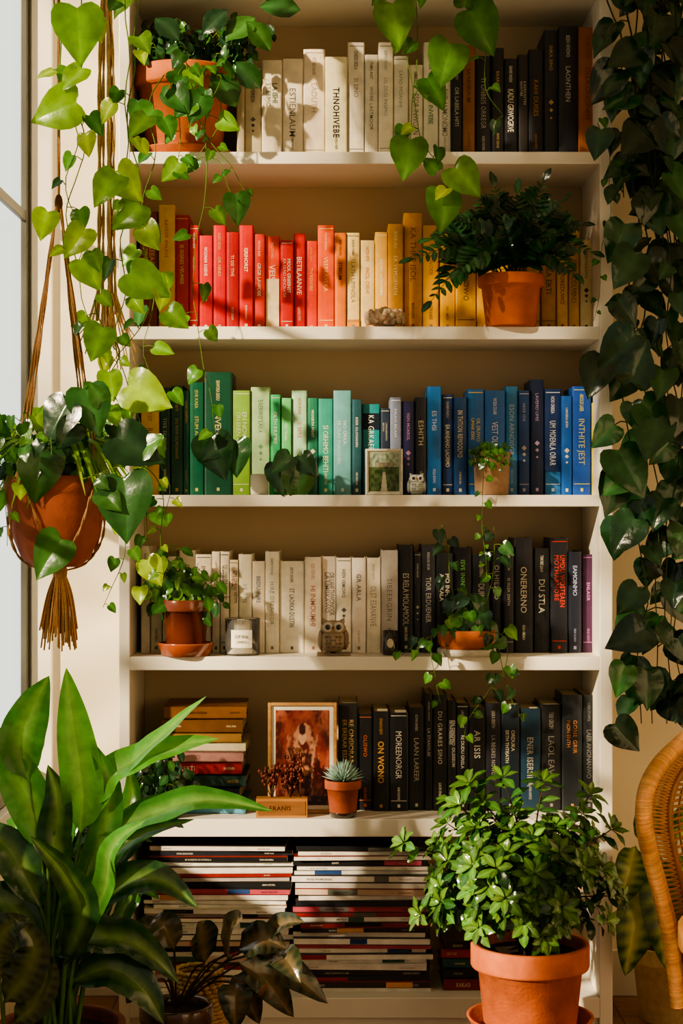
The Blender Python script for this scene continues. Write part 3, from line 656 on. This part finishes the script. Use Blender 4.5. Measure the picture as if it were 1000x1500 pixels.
bigleaf([(130,1330),(190,1290),(240,1290),(290,1330)],50,PD,matn='leafdark')
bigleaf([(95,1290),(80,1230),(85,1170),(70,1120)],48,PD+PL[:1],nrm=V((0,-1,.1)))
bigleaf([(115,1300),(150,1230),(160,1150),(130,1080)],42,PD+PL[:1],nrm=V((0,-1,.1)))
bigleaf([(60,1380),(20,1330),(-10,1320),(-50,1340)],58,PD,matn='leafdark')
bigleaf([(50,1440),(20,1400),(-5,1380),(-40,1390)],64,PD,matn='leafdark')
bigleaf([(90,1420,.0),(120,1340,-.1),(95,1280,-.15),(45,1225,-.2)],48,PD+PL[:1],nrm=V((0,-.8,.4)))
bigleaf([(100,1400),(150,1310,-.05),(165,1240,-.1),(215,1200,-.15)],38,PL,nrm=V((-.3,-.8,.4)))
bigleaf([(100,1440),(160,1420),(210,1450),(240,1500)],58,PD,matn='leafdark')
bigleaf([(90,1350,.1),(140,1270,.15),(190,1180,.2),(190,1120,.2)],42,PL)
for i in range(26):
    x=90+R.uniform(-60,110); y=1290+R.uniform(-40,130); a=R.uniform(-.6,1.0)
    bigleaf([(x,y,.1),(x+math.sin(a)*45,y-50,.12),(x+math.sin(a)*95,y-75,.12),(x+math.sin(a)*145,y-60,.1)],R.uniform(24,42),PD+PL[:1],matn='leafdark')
mb.obj('potted_peace_lily')
mb=MB(); y2=-.8; pot(mb,V((P(0,0,y2).x+.01,y2,0)),.09,.22,.07,H('#7a4a34'))
b0=V((P(0,0,y2).x+.01,y2,.20))
for pts,w in (([(5,1470),(35,1430),(50,1385),(20,1340)],60),([(0,1440),(-10,1400),(10,1360),(45,1345)],60),([(20,1500),(50,1470),(70,1430),(66,1390)],50)):
    pp=[P(a,b,y2+.03) for a,b in pts]; tube(mb,[b0,pp[0]],.003,H('#4a5a2a'),'stem'); ribbon(mb,pp,S(w,y2),H('#10231a'),nrm=V((0,-1,.3)),stripe=H('#304426'),mid=H('#5c6834'),matn='leafdark',n=8)
mb.obj('potted_calathea')
mb=MB(); y3=-.35; pc=V((P(258,0,y3).x,y3,0)); pot(mb,pc,S(54,y3),P(0,1470,y3).z,S(42,y3),H('#4a3428'),mat='glaze'); b0=pc+V((0,0,P(0,1477,y3).z))
BR=[H('#1a2c1c'),H('#24301e'),H('#2a3422'),H('#182416')]
for (ax,ay,tx,ty,w) in ((300,1410,290,1350,50),(330,1400,355,1345,54),(350,1390,420,1390,56),(360,1400,480,1470,54),(350,1410,430,1490,52),(240,1395,195,1360,50),(235,1415,180,1400,46),(255,1390,225,1345,46),(380,1385,445,1350,40),(230,1435,185,1470,44),(340,1430,380,1500,48),(345,1440,345,1510,50),(400,1400,440,1440,46)):
    a=P(ax,ay,y3-R.uniform(0,.12)); b=P(tx,ty,y3-R.uniform(.02,.16)); c=R.choice(BR)
    tube(mb,cr([b0,b0.lerp(a,.6)+V((0,0,.02)),a],5),.0022,H('#4a3a2a'),'stem',5)
    ribbon(mb,[a,a.lerp(b,.5)+V((0,-.01,.02)),b],S(w,y3),c,nrm=V((R.uniform(-.3,.3),-.7,.7)),stripe=mixc(c,H('#6a5a44'),.35),mid=H('#6a5a40'),matn='leafdark',n=7)
mb.obj('potted_rex_begonia')
mb=MB(); y4=-.18; bc=V((P(290,0,y4).x,y4,0)); hB=P(0,1418,y4).z
for j in range(22):
    z=hB*(j+.5)/22; r0=S(40,y4)*(.82+.18*math.sin(math.pi*min(1,j/22+.1)))
    pts=[bc+V((math.cos(a*math.pi/36)*(r0+.003*(1 if (a+j)%4<2 else -1)),math.sin(a*math.pi/36)*(r0+.003*(1 if (a+j)%4<2 else -1)),z)) for a in range(73)]
    tube(mb,pts,hB/40,jit(H('#c09a54'),.15),'rattan',6,False)
lathe(mb,[(.0001,.004),(S(32,y4),.004),(S(34,y4),hB*.8),(.0001,hB*.8)],bc,H('#3a2a1a'),'soil')
mb.obj('woven_basket')
# ================= HANGING MACRAME PLANTER =================
RC=H('#a87e54')
mb=MB(); yh=-.5; hc=P(82,0,yh); zr=P(0,698,yh).z; zb=P(0,830,yh).z; rt=S(76,yh); pcx=hc.x
h=zr-zb; c=V((pcx,yh,zb))
lathe(mb,[(.0001,0),(rt*.45,0),(rt*.66,h*.10),(rt*.86,h*.38),(rt*.96,h*.75),(rt*.97,h*.82),(rt*1.0,h*.84),(rt*1.0,h),(rt*.92,h),(rt*.9,h*.85),(.0001,h*.85)],c,H('#9c5438'),'terracotta',48)
lathe(mb,[(rt*.9,h*.86),(.0001,h*.9)],c,H('#2e2118'),'soil',48)
knot=P(86,298,yh); bot=P(88,838,yh)
def rope(mb,pts,r=.003,col=RC,tw=True):
    c=cr(pts,8)
    for s in range(2):
        q=[]
        for i,p in enumerate(c):
            a=i*1.1+s*math.pi; q.append(p+V((math.cos(a),math.sin(a),0))*r*.55)
        tube(mb,q,r*.62,jit(col,.1),'rope',5)
for i in range(4):
    a=math.pi/4+i*math.pi/2+.25
    for da in (-.05,.05):
        rim=c+V((math.cos(a+da)*rt*1.03,math.sin(a+da)*rt*1.03,h)); low=c+V((math.cos(a+da*8)*rt*.95,math.sin(a+da*8)*rt*.95,h*.4))
        rope(mb,[knot+V((math.cos(a)*.004,math.sin(a)*.004,0)),knot.lerp(rim,.5),rim],.0026)
        rope(mb,[rim,low,c+V((math.cos(a+da*16)*rt*.6,math.sin(a+da*16)*rt*.6,h*.05)),bot],.0026)
    ell(mb,c+V((math.cos(a)*rt*1.04,math.sin(a)*rt*1.04,h*1.0)),(.008,.008,.010),RC,'rope')
rope(mb,[V((knot.x,yh,CZ)),V((knot.x,yh,2.2)),knot],.003)
ell(mb,knot,(.008,.008,.018),H('#6a4a30'),'rope'); ell(mb,bot,(.014,.014,.02),RC,'rope')
for i in range(60):
    a=R.uniform(0,6.28); rr=math.sqrt(R.random())*.035; e=P(88,940+R.uniform(-25,14),yh)+V((math.cos(a)*rr*1.15,math.sin(a)*rr,0))
    tube(mb,cr([bot+V((math.cos(a)*.008,math.sin(a)*.008,0)),bot.lerp(e,.4)+V((math.cos(a)*.010,0,0)),e],5),.0017,jit(H('#b88a58'),.2),'rope',5)
tp=c+V((0,0,h*.92))
for i in range(34):
    a=R.uniform(0,6.28); el=R.uniform(.1,1.3); Lr=R.uniform(.08,.19)
    d=V((math.cos(a)*math.cos(el)*1.0,math.sin(a)*math.cos(el)*.8-.1,math.sin(el)*.85)); e=tp+d*Lr; e.x=max(e.x,XL+.03)
    e2=e+V((d.x*.04,d.y*.04,-.03)); e2.x=max(e2.x,XL+.04)
    vine(mb,[tp+d*.02,tp+d*Lr*.6+V((0,0,.02)),e,e2],.045,S(36,yh),MIDG+DARK+LIME[1:3],r=.0014,wob=.004,taper=.2)
for l in ((60,660,55,740),(125,570,145,640),(90,790,45,845),(170,640,235,680),(180,700,190,795),(150,720,172,750),(100,590,60,650),(150,590,130,560),(205,660,238,640),(110,620,85,660)):
    pleaf(mb,*l,yh-.12,R.choice(MIDG[:3]+DARK[:3]))
for p in ([(150,700,-.55),(180,740,-.57),(185,800,-.57),(165,860,-.57),(155,890,-.57)],[(130,700,-.6),(205,680,-.6),(235,720,-.6),(232,800,-.6),(240,860,-.6)],[(20,700,-.6),(8,740,-.62),(12,800,-.62)],[(100,690,-.5),(180,620,-.5),(245,700,-.5),(245,760,-.5)]):
    vine(mb,[tp]+[P(*q) for q in p],.05,S(30,yh),MIDG+LIME,r=.0013,wob=.008)
for i in range(90):
    a=R.uniform(0,6.28); d=V((math.cos(a)*1.0,math.sin(a)*.8-.1,0)); Lr=R.uniform(.09,.2)
    e=tp+d*Lr+V((0,0,R.uniform(-.06,.10))); e.x=max(e.x,XL+.02)
    ribbon(mb,[tp,tp+d*Lr*.5+V((0,0,.08)),e],.012,jit(R.choice(MIDG+LIME),.1),n=5)
mb.obj('macrame_hanging_planter')
mb=MB(); yu=-.42; uc=P(155,0,yu); zb=2.25; rt=.11; c=V((uc.x,yu,zb)); pot(mb,c,rt,.17,rt*.7,TC)
top=V((uc.x,yu,CZ))
for i in range(4):
    a=i*math.pi/2+.4; rim=c+V((math.cos(a)*rt*1.03,math.sin(a)*rt*1.03,.17)); rope(mb,[top,rim],.003)
    rope(mb,[rim,c+V((math.cos(a)*rt*.8,math.sin(a)*rt*.8,.02)),c+V((0,0,-.03))],.003)
ell(mb,c+V((0,0,-.03)),(.014,.014,.02),RC,'rope')
for i in range(9):
    dx=R.uniform(-.016,.016); dy=R.uniform(-.012,.012)
    e=P(155,R.uniform(440,520),yu)+V((dx*1.3,dy,0))
    rope(mb,[c+V((dx*.3,dy*.3,-.03)),P(155,120,yu)+V((dx,dy,0)),P(155,300,yu)+V((dx,dy,0)),e],.0032,H('#d0aa78'))
for i in range(34):
    dx=R.uniform(-.02,.02); s=P(155,430,yu)+V((dx,R.uniform(-.01,.01),0)); tube(mb,cr([s,s+V((dx*.8,0,-.05)),s+V((dx*2.0,R.uniform(-.02,.02),-R.uniform(.08,.15)))],4),.0013,jit(H('#d8b080'),.15),'rope',4)
tp=c+V((0,0,.15))
VL=[([(118,-40,yu-.1),(119,60,yu-.1),(112,150,yu-.1),(118,250,yu-.1),(102,330,yu-.12),(118,420,yu-.12),(132,500,yu-.1),(165,570,yu-.1),(150,640,yu-.1)],.10),
 ([(80,-40,yu-.1),(85,60,yu-.1),(105,180,yu-.12),(100,260,yu-.12),(125,340,yu-.12),(110,390,yu-.12)],.14),
 ([(205,-60,yu-.05),(205,80,yu-.05),(190,180,yu-.05),(200,260,yu-.05),(180,350,yu-.05),(185,430,yu-.05),(165,500,yu-.05),(200,570,yu-.05),(215,640,yu-.05),(225,760,yu-.05),(228,850,yu-.05)],.09),
 ([(175,-40,yu-.12),(190,120,yu-.12),(180,260,yu-.12),(205,330,yu-.1),(215,420,yu-.1),(200,480,yu-.1),(165,540,yu-.1),(190,600,yu-.1)],.11),
 ([(140,440,yu-.02),(150,480,yu-.04),(175,520,yu-.05),(150,570,yu-.05),(170,640,yu-.05)],.05)]
for p,st_ in VL:
    q=[P(*a) for a in p]; s0=tp+V(((q[0].x-tp.x)*.8,-.06,.05))
    pts=([tp,s0]+q) if p[0][1]<0 else q
    vine(mb,pts,st_,S(36,yu),LIME+MIDG,r=.0016,wob=.012,taper=.2,start=.25 if p[0][1]<0 else 0)
for l in ((112,12,118,95),(112,150,40,172),(170,255,136,300),(172,250,205,295),(125,335,95,380),(118,380,150,425),(210,330,228,368),(188,565,250,595),(160,545,165,590),(190,400,245,440),(215,170,188,198),(205,300,165,340),(70,310,55,350),(240,580,205,600),(150,480,130,530),(215,820,235,860),(205,860,205,885),(245,455,275,480),(120,100,90,130)):
    pleaf(mb,*l,yu-.13,R.choice(LIME+MIDG[3:]),nrm=V((R.uniform(-.5,.3),-1,R.uniform(-.1,.3))))
mb.obj('macrame_hanging_planter')
# ================= pot on top of bookcase w/ central vine =================
mb=MB(); ztop=zs(-74)+.0005; c=V((P(600,0,.12).x,.12,ztop)); pot(mb,c,.10,.16,.075,TC); tp=c+V((0,0,.14))
for p,cc in (([(585,-60,-.06),(588,30,-.07),(598,90,-.07),(606,170,-.07),(618,210,-.08),(645,250,-.08),(662,285,-.08)],LIME[1:]+MIDG),
          ([(680,-60,-.06),(700,-10,-.06),(715,60,-.06),(712,130,-.06),(735,170,-.06)],MIDG+LIME[2:3]),
          ([(600,-60,-.06),(612,60,-.06),(600,150,-.06),(598,240,-.06)],MIDG)):
    q=[P(*a) for a in p]
    vine(mb,[tp,V((q[0].x,-.03,ztop+.08))]+q,.11,S(27),cc,r=.0016,wob=.008,start=.3,taper=.1)
for l,cc in (((648,280,655,340),MIDG[3]),((665,245,705,285),LIME[2]),((690,15,730,78),MIDG[1]),((660,65,640,125),MIDG[3]),((575,5,588,70),LIME[2]),((625,115,655,160),MIDG[1]),((600,205,595,262),MIDG[3]),((680,10,690,-30),MIDG[0]),((560,-10,545,10),LIME[2]),((640,250,620,228),MIDG[1])):
    pleaf(mb,*l,-.09,cc)
mb.obj('potted_philodendron')
# ================= RIGHT POTHOS CURTAIN =================
mb=MB(); c=V((P(905,0,.12).x-.09,.12,ztop)); pot(mb,c,.10,.16,.075,TC); tp=c+V((0,0,.14))
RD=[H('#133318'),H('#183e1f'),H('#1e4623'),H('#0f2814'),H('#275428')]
ST=[(924,-.06,1080,52),(950,.03,1170,56),(976,-.03,1120,56),(1002,.06,1070,56),(936,.12,620,50),(966,-.08,700,58),(989,.13,1000,50),(1022,-.02,1120,54),(910,-.08,400,42),(1042,.1,1080,54),(948,-.09,330,58),(979,.1,420,54)]
for x,y,end,l in ST:
    pts=[tp,V((P(x,0,y).x,min(y,-.03) if x<914 else y,ztop+.06))]
    py=-40
    while py<end:
        pts.append(P(x+R.uniform(-12,12)+(12*math.sin(py*.008+x)),py,y+R.uniform(-.01,.01))); py+=110
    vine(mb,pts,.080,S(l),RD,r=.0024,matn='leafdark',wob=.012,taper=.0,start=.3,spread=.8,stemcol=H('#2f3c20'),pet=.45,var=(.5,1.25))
for l in ((880,190,872,235),(930,490,875,545),(905,440,935,478),(905,660,940,730),(930,760,890,810),(925,560,950,500),(945,920,890,955),(900,1060,935,1105),(915,975,900,1020),(940,590,985,640),(900,100,862,150),(930,370,900,420),(925,685,880,720)):
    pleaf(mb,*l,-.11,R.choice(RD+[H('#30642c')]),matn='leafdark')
vine(mb,[P(885,180,-.05),P(895,290,-.06),P(878,400,-.06),P(872,470,-.06)],.05,S(20),MIDG,r=.001,simple=True)
mb.obj('trailing_pothos')
mb=MB(); yv=.12; pc=V((P(985,0,yv).x,yv,0)); pot(mb,pc,.10,.17,.075,H('#c9b48c'),mat='ceramic'); b0=pc+V((0,0,.15))
for (ax,ay,tx,ty,w) in ((940,1280,915,1430,64),(960,1250,975,1420,70),(930,1240,905,1330,50),(985,1250,1030,1380,70),(950,1230,940,1170,50),(990,1230,1020,1170,50)):
    a=P(ax,ay,yv-.08); b=P(tx,ty,yv-.14); tube(mb,cr([b0,b0.lerp(a,.6),a],5),.003,H('#5a6a34'),'stem',5)
    ribbon(mb,[a,a.lerp(b,.5)+V((0,-.03,.01)),b],S(w),H('#234822'),nrm=V((0,-1,.2)),stripe=H('#7a8c40'),mid=H('#b0b060'),n=8)
mb.obj('potted_variegated_plant')
# ================= RATTAN CHAIR =================
mb=MB(); yc=-.7; AX=1235
left=[(1235,1035),(1150,1040),(1080,1054),(1030,1074),(1000,1092),(965,1118),(943,1150),(937,1190),(946,1240),(964,1300),(980,1360),(990,1420),(998,1480)]
L=[P(a,b,yc) for a,b in left]
for i,(a,b) in enumerate(left): L[i].y=yc+.12-.16*((AX-a)/300)**2
axx=P(AX,0,yc).x
Rt=[V((2*axx-p.x,p.y,p.z)) for p in L][::-1]
rim=L[::-1]+Rt[1:]
rc=cr(rim,8)
tube(mb,rc,S(11,yc),H('#b8793a'),'rattan',12)
for i in range(0,len(rc)-1):
    for k in range(3):
        p=rc[i].lerp(rc[i+1],k/3); T=(rc[i+1]-rc[i]).normalized(); u=T.orthogonal().normalized(); w=T.cross(u)
        pts=[p+(u*math.cos(a*math.pi/5)+w*math.sin(a*math.pi/5))*S(11,yc)+T*.0006*a for a in range(11)]
        tube(mb,pts,.0028,jit(H('#c48a48'),.18),'rattan',4,False)
inner=[V((axx+(p.x-axx)*.86,p.y+.035,.45+(p.z-.45)*.93)) for p in rc]
tube(mb,inner,.006,H('#8a5a2c'),'rattan',8)
for i in range(0,len(rc)-1,1):
    tube(mb,[rc[i],inner[min(len(inner)-1,i+1)]],.0022,H('#a06c34'),'rattan',4,False); tube(mb,[rc[i+1],inner[i]],.0022,H('#a06c34'),'rattan',4,False)
n=len(inner); half=n//2
def pan(u,v):
    k=v*half; i=int(min(half-1,k)); f=k-i
    a=inner[i].lerp(inner[i+1],f); b=inner[n-1-i].lerp(inner[n-2-i],f)
    p=a.lerp(b,u); p.y+=.10*math.sin(math.pi*u); return p
for s in range(46):
    u=(s+.5)/46; tube(mb,[pan(u,v/24)+V((0,.0015*(1 if (s+v)%2 else -1),0)) for v in range(24)],.0022,jit(H('#8a5a2c'),.2),'rattan',4,False)
for v in range(50):
    tube(mb,[pan(u/30,v/51)+V((0,.0015*(1 if (u+v)%2 else -1),0)) for u in range(31)],.0024,jit(H('#9a6832'),.2),'rattan',4,False)
sc=V((axx,yc-.2,.42)); lathe(mb,[(.0001,-.03),(.30,-.03),(.33,-.01),(.33,.02),(.30,.035),(.0001,.04)],sc,H('#9a6a36'),'rattan',48)
lathe(mb,[(.0001,.04),(.26,.04),(.29,.06),(.26,.09),(.0001,.1)],sc,H('#d8c8a8'),'paper',48)
for sx in (-1,1):
    for sy in (-1,1):
        a=sc+V((sx*.23,sy*.2,-.03)); tube(mb,[a,V((a.x+sx*.04,a.y+sy*.04,0))],.014,H('#2a1c14'),'rattan',10)
for q in (rc[0],rc[-1]):
    tube(mb,[q,V((q.x+(.02 if q.x<axx else -.02),q.y,.42)),V((q.x+(.03 if q.x<axx else -.03),q.y-.03,.4))],S(11,yc),H('#b8793a'),'rattan',10)
mb.obj('rattan_armchair')
# ================= UNSEEN TREE ADDED TO DAPPLE THE SUN =================
sd=V((-.74,-.62,.36)).normalized()
R.seed(21)
mb=MB(); cen=V((0,0,1.25))+sd*4.2
tube(mb,cr([V((cen.x-.4,cen.y-.6,-.5)),V((cen.x-.2,cen.y-.4,1.2)),cen],5),[.10-.006*i for i in range(11)],H('#4a3a2a'),'wood',10)
for b in range(26):
    e=cen+V((R.uniform(-.6,.6),0,0))+V((-.62,.74,0))*R.uniform(-1.5,1.5)+V((0,0,R.uniform(-1.5,1.3)))
    tube(mb,cr([cen+V((0,0,R.uniform(-.8,0))),cen.lerp(e,.5)+V((0,0,.1)),e],4),.010,H('#4a3a2a'),'wood',5)
    for k in range(11):
        p=e+V((R.gauss(0,.2),R.gauss(0,.2),R.gauss(0,.18)))
        leaf(mb,OVAL,p,V((R.uniform(-1,1),R.uniform(-1,1),R.uniform(-1,.2))),V((R.uniform(-1,1),R.uniform(-1,1),R.uniform(-1,1))),R.uniform(.1,.18),R.choice(MIDG),simple=True)
# dense leaf clump added across the sun rays to shade the right-hand vine
for b in range(16):
    e=V((R.uniform(.66,.92),0,R.uniform(.85,2.35)))+sd*R.uniform(3.4,4.2)
    tube(mb,cr([cen,cen.lerp(e,.5)+V((0,0,.08)),e],4),.009,H('#4a3a2a'),'wood',5)
    for k in range(26):
        p=e+V((R.gauss(0,.07),R.gauss(0,.07),R.gauss(0,.12)))
        leaf(mb,OVAL,p,V((R.uniform(-1,1),R.uniform(-1,1),R.uniform(-1,.2))),sd+V((R.uniform(-.7,.7),R.uniform(-.7,.7),R.uniform(-.7,.7))),R.uniform(.1,.17),R.choice(MIDG),simple=True)
mb.obj('sun_gobo_tree')
# ================= LIGHT / WORLD / CAMERA =================
ld=bpy.data.lights.new('sun','SUN'); ld.energy=10.0; ld.angle=math.radians(1.8); ld.color=(1.0,.81,.56)
lo=bpy.data.objects.new('sun',ld); bpy.context.scene.collection.objects.link(lo)
lo.rotation_euler=sd.to_track_quat('Z','Y').to_euler(); lo.location=sd*8
w=bpy.data.worlds.new('world'); bpy.context.scene.world=w; w.use_nodes=True
nt=w.node_tree; bg=nt.nodes['Background']
tc=nt.nodes.new('ShaderNodeTexCoord'); sp=nt.nodes.new('ShaderNodeSeparateXYZ'); cr_=nt.nodes.new('ShaderNodeValToRGB'); 
nt.links.new(tc.outputs['Generated'],sp.inputs[0])
mr=nt.nodes.new('ShaderNodeMapRange'); mr.inputs[1].default_value=-1; mr.inputs[2].default_value=1; mr.inputs[3].default_value=0; mr.inputs[4].default_value=1
nt.links.new(sp.outputs['Y'],mr.inputs[0]); nt.links.new(mr.outputs[0],cr_.inputs[0])
e=cr_.color_ramp.elements; e[0].color=(.33,.295,.235,1); e[0].position=.15; e[1].color=(1.35,1.38,1.26,1); e[1].position=.9
nt.links.new(cr_.outputs[0],bg.inputs[0]); bg.inputs[1].default_value=1.0
cam=bpy.data.cameras.new('camera'); co=bpy.data.objects.new('camera',cam); bpy.context.scene.collection.objects.link(co)
co.location=(0,-D,ZC); co.rotation_euler=(math.pi/2,0,0)
cam.sensor_fit='VERTICAL'; cam.sensor_height=24; cam.sensor_width=24; cam.lens=24*D/(1500*K)
bpy.context.scene.camera=co
try:
    bpy.context.scene.view_settings.view_transform='AgX'; bpy.context.scene.view_settings.look='AgX - Medium High Contrast'
except Exception as e: print(e)
print('faces',sum(len(o.data.polygons) for o in bpy.data.objects if o.type=='MESH'))
